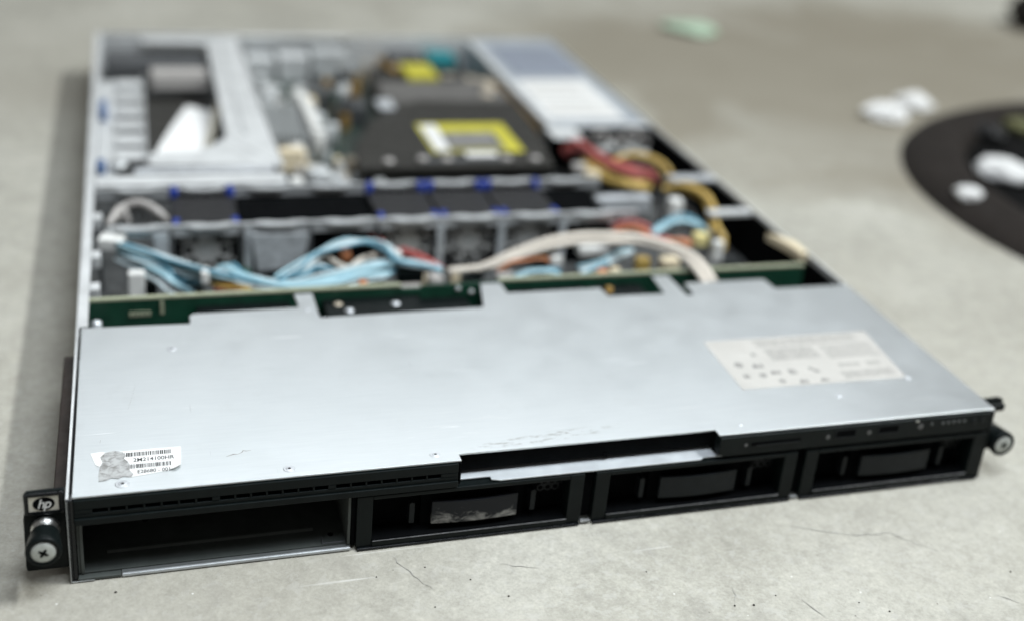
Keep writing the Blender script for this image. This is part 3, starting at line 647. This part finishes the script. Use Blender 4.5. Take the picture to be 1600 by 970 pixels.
# ---- backplane board behind the drive cage
bp = MB().prism([(5, 4), (434, 4), (434, 38.6), (231, 38.6), (231, 37), (173, 37), (173, 38.6), (5, 38.6)], 178, 180.2, 'y').build('backplane', 'pcb', S)
for x0, x1, z in ((5, 172.8, 38.6), (231.2, 434, 38.6)): box('board_top_edge', 'fr4', bp, x0, x1, 177.9, 180.6, z, z + 1.5, 0.1)
box('daughter_board', 'pcb', S, 183, 230, 172.5, 174.1, 8, 41.2)
for x, z in ((193, 38.5), (201, 36), (209, 38)): MB().lathe([(1.5, 0), (1.4, -1.0), (0.5, -1.1)], (x + 12, 172.4, z), 'y', 14).build('board_contact', 'alu', bp)
for x0, x1 in ((60, 110), (128, 210), (238, 284), (292, 320)): box('drive_connector', 'black', bp, x0, x1, 156, 177.8, 14, 33.5, 0.5)
for k in range(5): box('board_chip', 'fr4', bp, 25.5 + k * 2.3, 27 + k * 2.3, 177.2, 177.9, 29.5, 32.0)
for k in range(4): box('board_chip', 'fr4', bp, 41.3, 43.1, 177.2, 177.9, 30.2 + k * 2.0, 31.4 + k * 2.0)
for x, y, mt in ((9, 166, 'steel2'), (168, 168, 'steel2'), (136, 171, 'cap'), (141, 163, 'steel2')): MB().lathe([(2.6, -20.5), (2.6, 0.5), (1.0, 1.2)], (x, y, 33), 'z', 16).build('standoff', mt, bp)
for x in (9, 168, 136, 141): pass
MB().lathe([(2.3, -22.5), (2.3, 1.2), (1.4, 1.5)], (297, 168, 35), 'z', 18).build('standoff', 'copper', bp)
box('board_support', 'walldark', S, 6, 434, 150, 172, 3, 12)

# ---- fan wall: two crossbars with four fans between
def crossbar(y, x0, x1, name):
    front = []; back = []
    n = int((x1 - x0) / 2)
    for i in range(n + 1):
        x = x0 + (x1 - x0) * i / n
        ph = ((x - 72) % 42) / 42
        amp = 3.0 if 0.0 <= ph < 0.0 else 0
        front.append((x, y - 3.0 + 1.9 * math.tanh(3.5 * math.cos((x - 72 + 21) / 42 * 2 * math.pi))))
        back.append((x, y + 2.2 + 0.8 * math.tanh(3 * math.cos((x - 72 + 8) / 42 * 4 * math.pi))))
    m = MB().prism(front + back[::-1], 39.4, 41.0)
    m.box(x0, x1, y - 0.6, y + 0.6, 33.5, 39.3)
    return m.build(name, 'rail', S, 0.2)
cb1 = crossbar(272, 13, 356, 'fan_crossbar'); cb2 = crossbar(334, 6, 352, 'fan_crossbar')
box('crossbar_end', 'steel', S, 408, 440, 263, 271, 37.5, 40.6, 0.4)
box('crossbar_end', 'steel', S, 406, 440, 327, 337, 36.5, 40.0, 0.4)
cb1['label'] = 'front crossbar of the fan wall'; cb2['label'] = 'rear crossbar of the fan wall'
# posts of the fan wall between the fan mouths
for x0, x1 in ((40, 48.8), (93.4, 98), (215.2, 220), (256.4, 261.2), (299, 304)): box('fan_wall_plate', 'blank', S, x0, x1, 266.4, 267.4, 1.6, 38.4, 0.2)
for x in (9, 50.2, 92, 134, 176.4, 217.6, 258.8, 300, 342): box('fan_wall_post', 'pan' if x in (50.2, 92, 217.6, 258.8) else 'walldark', S, x - 1.3, x + 1.3, 268.6, 270.2, 1.6, 39.0, 0.2)
def fan():
    f = MB()
    ring_plate(f, 0, 0, 19.8, 18.4, 0, 4); ring_plate(f, 0, 0, 19.8, 18.4, 48, 52)
    f.box(-19.8, 19.8, 4, 48, 16.6, 17.6).box(-17.8, -16.8, 4, 48, -18, 16.6).box(16.8, 17.8, 4, 48, -18, 16.6)
    root = f.build('fan', 'fan', S, 0.3)
    MB().lathe([(8.2, 1.2), (8.6, 2.4), (8.6, 14)], (0, 0, 0), 'y', 28).build('fan_hub', 'guard', root)
    MB().lathe([(4.6, 0.7), (4.8, 1.15)], (0, 0, 0), 'y', 24).build('hub_sticker', 'fanhub', root)
    st = MB()
    for k in range(8):
        t = R(22.5 + 45 * k); c, s_ = math.cos(t), math.sin(t)
        q = [(u * c - v * s_, u * s_ + v * c) for u, v in ((8.4, -0.9), (18.6, -0.9), (18.6, 0.9), (8.4, 0.9))]
        st.prism(q, 1.6, 3.4, 'y')
    for r0 in (13.2,):
        st.lathe([(r0, 1.4), (r0 + 1.3, 1.4), (r0 + 1.3, 3.2), (r0, 3.2), (r0, 1.4)], (0, 0, 0), 'y', 32, True, False)
    st.build('finger_guard', 'guard', root)
    bl = MB()
    for k in range(7):
        t = R(360 / 7 * k); vs = []
        for u, dy, da in ((8, 7, 0), (17.6, 6, 0.1), (17.6, 14, 0.75), (8, 14, 0.75)):
            a = t + da; vs.append((u * math.cos(a), dy, u * math.sin(a)))
        bl.add(vs, [(0, 1, 2, 3)])
    bl.build('fan_blades', 'deep', root)
    for x in (-17.6, 17.6):
        MB().lathe([(0.8, 0), (2.6, 0.6), (3.0, 3.0), (2.9, 6.5), (2.1, 8.8), (0.8, 9.6)], (x, 50.4, 14.6), 'z', 16).build('fan_clip', 'clipblue', root)
        MB().box(x - 2.4, x + 2.4, -3.5, 0, 13.2, 17.4).build('fan_clip', 'clipblue', root, 0.8)
        MB().box(x - 2.0, x + 2.0, 0.2, 9.5, 17.7, 19.4).build('fan_clip', 'clipblue', root, 0.6)
    return root
f0 = fan(); f0.location = (71.4 * K, 275.2 * K, 21.2 * K); f0['label'] = 'fan standing alone at the left of the fan wall'
for x, lb in ((198.6, 'fan in the middle of the fan wall, beside the empty slots'), (240.2, 'middle fan of the three in a row'), (281.6, 'rightmost of the fans in a row')):
    c = copy_tree(f0, S, (x, 275.2, 21.2)); c['label'] = lb
# empty fan slots: pale blanking bracket and black sleeve
MB().prism([(97, 36.6), (133, 36.0), (129, 13), (101, 11)], 264.5, 265.7, 'y').build('blank_bracket', 'blank', S, 0.4)
box('slot_sleeve', 'deep', S, 93.2, 177.8, 276, 331, 2, 35)
box('slot_sleeve', 'deep', S, 303, 340, 276, 331, 2, 35)
# riser cage crossbars left
MB().box(6, 128, 341, 358, 39.6, 40.8).box(6, 128, 358.2, 359, 34, 40.6).build('cage_front_rail', 'steel', S, 0.4)
box('cage_front_rail_lip', 'steel2', S, 30, 122, 360.5, 372, 40.2, 41.2, 0.4)

# ---- riser cage with the card window
rg = MB()
rg.prism([(95, 436), (127, 374), (130, 374), (126.5, 480), (125.5, 722), (112, 722), (108, 700), (97, 700)], 39.4, 40.4)
rg.prism([(40, 380), (127, 373.2), (95, 435.4), (84, 418), (72, 404), (40, 402)], 39.4, 40.4)
rg.box(40, 125.4, 700.6, 722, 38.2, 39.2)
rg.box(127.2, 128.2, 376, 720, 22, 39.2)
riser = rg.build('riser_cage', 'steel', S, 0.35)
MB().box(108.5, 110.5, 440, 690, 40.5, 41.6).build('cage_fold', 'steel', riser, 0.4)
for y in (405, 436, 470, 505, 540, 575): box('cage_finger', 'steel', riser, 18, 38, y, y + 20, 33 - (y % 3), 35.6, 0.5)
MB().box(5, 18, 376, 605, 30.5, 31.6).box(38, 39.4, 380, 600, 10, 38).build('cage_side_plate', 'steel', riser, 0.3)
for x, y, l in ((8.5, 498, 34), (8.5, 384, 14)): box('blue_latch', 'clipdull', riser, x - 2.5, x + 3, y, y + l, 31.7, 38.5, 1.0)
box('expansion_card', 'duct', S, 40.5, 93, 404, 610, 12, 14)
box('card_bracket', 'grey', S, 46, 94, 618, 642, 20, 33, 0.6)
box('card_rear_bar', 'walldark', S, 8, 94, 655, 700, 24, 30, 0.5)
MB().lathe([(6, 0), (6, 3), (2, 3.6)], (20, 392, 34), 'z', 20).build('cage_knob', 'alu', riser)
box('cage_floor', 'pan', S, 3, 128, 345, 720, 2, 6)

# ---- motherboard zone
mb_ = box('motherboard', 'pcbdark', S, 129, 346, 342, 718, 4, 6)
hs = MB().box(133, 178, 470, 560, 6.2, 12)
for k in range(12): hs.box(134 + k * 3.7, 135.2 + k * 3.7, 471, 559, 12, 28)
hs.build('heat_sink', 'alu', S, 0.1)
for k in range(6):
    y = 380 + k * 12
    d = box('memory_slot', 'black' if k % 2 else 'walldark', mb_, 132, 176, y, y + 6, 6.1, 13)
    box('slot_latch', 'cream' if k in (2, 5) else 'white', d, 176.4, 181, y, y + 6, 6.1, 20, 0.6)
for (x, y, r, h, mt) in ((150, 448, 6, 24, 'cream'), (140, 452, 5, 24, 'cream'), (160, 415, 9, 22, 'alu'), (172, 404, 7, 20, 'alu'), (142, 400, 5, 20, 'white'),
                         (166, 590, 5, 28, 'white'), (176, 520, 4.5, 30, 'alu'), (168, 470, 5, 33, 'white'), (184, 505, 5, 26, 'alu'), (190, 440, 6, 20, 'cap')):
    MB().lathe([(r, 0), (r, h - 7), (r * 0.9, h - 6.2)], (x, y, 6.1), 'z', 20).build('capacitor', mt, mb_)
rnd = random.Random(5)
for k in range(26):
    x = rnd.uniform(134, 196); y = rnd.uniform(372, 640); s_ = rnd.uniform(3, 9); l_ = rnd.uniform(4, 16)
    if 466 < y < 564 and x < 182: continue
    box('board_component', rnd.choice(('alu', 'steel', 'white', 'walldark', 'grey', 'cream', 'steel2')), mb_, x, x + s_, y, y + l_, 6.1, rnd.uniform(14, 30), 0.5)
box('power_header', 'white', mb_, 163, 171, 480, 566, 6.1, 34, 0.8)
box('power_header', 'cream', mb_, 134, 152, 434, 444, 6.1, 29, 0.8)
for x0, x1, y0, h, mt in ((134, 158, 690, 26, 'steel'), (162, 190, 688, 30, 'steel'), (194, 226, 692, 33, 'alu'), (140, 150, 600, 22, 'steel'), (175, 205, 600, 24, 'pan'), (205, 222, 560, 22, 'walldark')):
    box('port_shell', mt, mb_, x0, x1, y0, min(y0 + 32, 717), 6.1, h, 0.6)
box('chip_sink', 'alu', mb_, 196, 220, 610, 640, 6.1, 20, 0.4)

# ---- air duct with its yellow labels
du = MB().prism([(182, 374), (330, 372), (340, 440), (346, 530), (262, 534), (234, 520), (208, 474), (189, 426)], 33.0, 37.0)
duct = du.build('air_duct', 'duct', S, 1.2)
MB().prism([(230, 528), (262, 536), (345, 532), (345, 585), (330, 600), (238, 596)], 26, 34.5).build('duct_rear', 'duct2', duct, 1.2)
box('duct_wall', 'duct', duct, 186, 330, 376, 380, 8, 32.8, 0.6)
box('duct_wall', 'duct', duct, 334, 338, 442, 528, 8, 32.8, 0.6)
MB().prism([(236, 600), (330, 603), (335, 680), (244, 676)], 14, 24).build('duct_tail', 'duct', duct, 1.0)
yl = MB().box(244, 316, 449, 470, 37.05, 37.3).box(244, 246, 402, 449, 37.05, 37.3).box(303, 316, 402, 449, 37.05, 37.3)
ylab = yl.build('duct_label', 'labelyel', S); ylab['label'] = 'large yellow label on the air duct'
MB().prism([(247, 407), (258, 407), (260, 466), (247, 466)], 37.35, 37.5).build('label_white_band', 'label', ylab)
MB().box(258.5, 302.8, 412.4, 448.8, 37.06, 37.25).build('label_picture', 'labelpic', ylab)
box('label_lower_band', 'labelolive', ylab, 246.2, 302.8, 402, 412.2, 37.06, 37.28)
box('label_diagram', 'inkgrey', ylab, 264, 299, 428, 438, 37.27, 37.32)
box('label_caption', 'label', ylab, 268, 292, 393, 403.4, 37.06, 37.3)
box('duct_label', 'labelyel', S, 268, 296, 606, 650, 30, 36, 0.6)['label'] = 'small yellow label block near the rear panel'
box('duct_screw', 'steel2', S, 222, 236, 506, 530, 37.1, 39.5, 2.0)
for x, y in ((206, 384), (232, 388), (250, 386), (296, 386), (318, 384)): MB().lathe([(4, 0), (4, 2.0), (1.5, 2.8)], (x, y, 37.05), 'z', 18).build('duct_clip', 'grey', duct)
box('duct_lip', 'walldark', duct, 232, 292, 382, 390, 37.1, 38, 0.3)
for (x, y, r, h) in ((318, 650, 8, 24), (338, 652, 8.5, 22), (330, 626, 8, 20), (338, 600, 8, 34), (336, 578, 7, 36), (328, 556, 6, 36)):
    MB().lathe([(r, 0), (r, h - 7), (r * 0.85, h - 6)], (x, y, 6.1), 'z', 20).build('capacitor', 'cap', mb_)
rnd = random.Random(9)
for k in range(60):
    x = rnd.uniform(186, 338); y = rnd.uniform(540, 712); s_ = rnd.uniform(3, 8); l_ = rnd.uniform(3, 12)
    if (225 < x < 342 and y < 604) or (228 < x < 338 and y < 680 and rnd.random() < 0.6): continue
    box('board_component', rnd.choice(('copper', 'walldark', 'cap', 'black', 'grey', 'pan', 'black', 'pcb')), mb_, x, x + s_, y, y + l_, 6.1, rnd.uniform(14, 30), 0.5)
for k in range(40):
    x = rnd.uniform(20, 420); y = rnd.uniform(186, 258); s_ = rnd.uniform(4, 16); l_ = rnd.uniform(4, 12)
    box('board_component', rnd.choice(('black', 'walldark', 'black', 'pcb', 'grey', 'cream', 'black')), S, x, x + s_, y, y + l_, 1.6, rnd.uniform(6, 17), 0.5)
box('teal_port', 'teal', S, 306, 332, 686, 712, 6.2, 32, 0.8)
box('grey_port', 'walldark', S, 268, 300, 690, 717, 6.2, 30, 0.8)
box('brass_coil', 'copper', mb_, 262, 296, 660, 676, 6.2, 27, 1.0)
box('orange_board', 'copper', S, 347, 349.4, 470, 600, 6, 34)

# ---- power supply
ps = MB().box(351, 441, 452, 724, 2, 39.6)
psu = ps.build('power_supply', 'psu', S, 0.8)
MB().box(351.5, 440.5, 452.5, 460, 39.65, 40.3).box(351.5, 358, 460, 720, 39.65, 40.2).build('psu_fold', 'steel', psu, 0.2)
pl = MB().prism([(360, 474), (427, 473), (429, 586), (361, 584)], 39.66, 39.8).build('psu_label', 'label', psu)
print_z = 39.81
pp = MB()
for y in (488, 500, 512, 536, 548, 566): pp.box(366, 366 + 44 + (y % 17), y, y + 4, print_z, print_z + 0.03)
pp.build('label_print', 'labelshade', pl)
box('psu_panel', 'psubl', psu, 366, 436, 600, 700, 39.66, 39.9)
pf = MB()
for (x, z) in ((396, 30), (411, 24), (424, 31), (434, 26)):
    pf.lathe([(7, 0), (7.4, -1.2), (6.4, -2), (4.6, -2), (4.4, -0.6)], (x, 451.8, z), 'y', 24)
pf.build('psu_vent', 'grey', psu)
box('psu_face', 'deep', psu, 352, 440, 451, 451.9, 3, 39)
box('psu_terminal', 'black', S, 368, 436, 400, 446, 6, 24, 1.2)
for (x, y) in ((392, 432), (406, 424), (419, 436), (402, 440), (424, 425)): MB().lathe([(5, 0), (5, 4), (2, 5)], (x, y, 24.1), 'z', 16).build('terminal_nut', 'fanhub', S)
box('psu_lip', 'steel', S, 347, 372, 424, 450, 38.8, 40.0, 0.6)
# crossbar end on the right, bracket and clip
box('right_bracket', 'steel', S, 402, 440.8, 327, 338.5, 36, 41.6, 0.5) if False else None
MB().box(405, 440, 322, 334, 41.2, 42.2).build('right_bracket', 'steel2', S, 0.4)
MB().prism([(429, 222), (436, 214), (441.6, 205), (441.6, 188), (436, 188), (434.6, 200)], 37.5, 44.0).build('right_clip', 'cream', S, 0.8)
box('connector_housing', 'steel2', S, 337, 378, 297, 306, 28, 39.5, 0.8)
box('connector_housing', 'white', S, 392, 401, 292, 302, 24, 38, 0.8)

# ---- cables
for i, (nm, mt, r, pts) in enumerate(CABLES):
    MB().tube(pts, r * (1.15 if nm == 'sata_cable' else 1.0), 10, 0.62 if nm in ('sata_cable', 'ribbon_cable') else 1.0).build(nm, {'black': 'wblack'}.get(mt, mt), S)
rnd = random.Random(21)
for i, (nm, mt, r, pts) in enumerate(CABLES):
    if mt in ('black', 'beige', 'grey'): continue
    for k in range(2 if nm == 'sata_cable' else 1):
        o3 = (rnd.uniform(-4, 4), rnd.uniform(-5, 5), rnd.uniform(-2, 3)); j = lambda: rnd.uniform(-1.6, 1.6)
        MB().tube([(p[0] + o3[0] + j(), p[1] + o3[1] + j(), p[2] + o3[2] + j()) for p in pts], 0.75 if nm == 'power_wire' else 1.0, 8, 1.0, 5).build('thin_wire', {'blue': ('ice', 'bluedeep')[k % 2], 'ice': ('blue', 'bluedeep')[k % 2]}.get(mt, mt), S)
for nm, mt, x, y, z, sx_, sy_, sz_, rz in PLUGS:
    MB().box(-sx_ / 2, sx_ / 2, -sy_ / 2, sy_ / 2, -sz_ / 2, sz_ / 2).build(nm, mt, S, 0.7, (x, y, z), rz=rz)

# ------------------------------------------------------------------ loose things
def slip(name, pts, z, lift, mt, label, cat):
    n = 8; vs = []; fs = []
    (a, b_, c_, d_) = [Vector((*p, 0)) for p in pts]
    for i in range(n + 1):
        t = i / n; l = a.lerp(d_, t); r_ = b_.lerp(c_, t); h = z + lift * math.sin(math.pi * t) * 0.6 + lift * t
        vs += [(l.x, l.y, h), (r_.x, r_.y, h + 1.2), (l.x, l.y, h + 0.4), (r_.x, r_.y, h + 1.6)]
    for i in range(n):
        p = i * 4; q = p + 4
        fs += [(p, q, q + 1, p + 1), (p + 2, p + 3, q + 3, q + 2), (p, p + 2, q + 2, q), (p + 1, q + 1, q + 3, p + 3)]
    fs += [(0, 1, 3, 2), (n*4, n*4 + 2, n*4 + 3, n*4 + 1)]
    return tag(MB().add(vs, fs).build(name, mt), label, cat)
slip('paper_slip', [(41, 446), (76, 446), (95, 550), (73, 570)], 15.5, 5, 'paper', 'wide white paper slip lying askew in the riser window', 'paper')
slip('paper_strip', [(80, 466), (86, 470), (102, 560), (97, 572)], 17.5, 6, 'creampaper', 'narrow cream strip beside the white slip in the riser window', 'paper')

# round black rubber tray on the floor to the right
def disc():
    m = MB().lathe([(246, 2), (250, 10), (256, 15), (266, 16), (288, 12), (302, 5), (306, 0)], (0, 0, 0), 'z', 96, True, False)
    root = m.build('round_mat', 'rubber', None, 0, (968.2, 313.3, 0.0))
    MB().lathe([(246.5, 0.5), (246.5, 2.2), (60, 2.6), (0.5, 2.6)], (0, 0, 0), 'z', 64, True, False).build('mat_centre', 'rubberin', root)
    return tag(root, 'round black rubber mat with raised rim cut by the right edge', 'mat')
disc()
def crumple(name, x, y, z, sx_, sy_, sz_, mt, label, cat, seed, rz=0, group=None):
    rnd = random.Random(seed); bm = bmesh.new(); bmesh.ops.create_icosphere(bm, subdivisions=3, radius=1)
    from mathutils import noise as mn
    for v in bm.verts:
        k = 1 + 0.28 * mn.noise(v.co * 1.6 + Vector((seed, 0, 0))) + 0.22 * mn.noise(v.co * 4.2 + Vector((0, seed, 0)))
        v.co = Vector((v.co.x * sx_ * k, v.co.y * sy_ * k, max(v.co.z * sz_ * k, -sz_ * 0.7))) * K
    me = bpy.data.meshes.new(name); bm.to_mesh(me); bm.free(); me.materials.append(MAT[mt])
    o = bpy.data.objects.new(name, me); C.objects.link(o); o.location = (x * K, y * K, (z + sz_ * 0.7) * K); o.rotation_euler.z = R(rz)
    return tag(o, label, cat, group)
crumple('paper_scrap', 764, 588, 0, 27, 20, 8, 'paper', 'longer of two white paper scraps on concrete beside the black mat', 'scrap', 3, 20)
crumple('paper_scrap', 820, 622, 0, 19, 21, 8, 'paper', 'rounder white paper scrap touching the rim of the black mat', 'scrap', 8, -20)
crumple('paper_wad', 772, 408, 3, 17, 27, 9, 'paper', 'big white wad lying inside the black mat', 'scrap', 12, 30)
crumple('paper_bit', 688, 346, 10, 11, 11, 6, 'paper', 'small white bit on the rim of the black mat', 'scrap', 17)
crumple('dark_lump', 836, 514, 3, 14, 18, 8, 'fan', 'small dark lump inside the black mat', 'debris', 21)
crumple('olive_lump', 884, 532, 3, 13, 16, 8, 'olive', 'small olive lump inside the black mat near the right edge', 'debris', 25)
crumple('green_scrap', 700, 930, 0, 34, 26, 6, 'green', 'pale green scrap on the concrete far behind the server', 'scrap', 31, -35)
crumple('dark_scrap', 1268, 985, 0, 40, 40, 30, 'rubber', 'dark object at the upper right corner on the concrete', 'debris', 37)
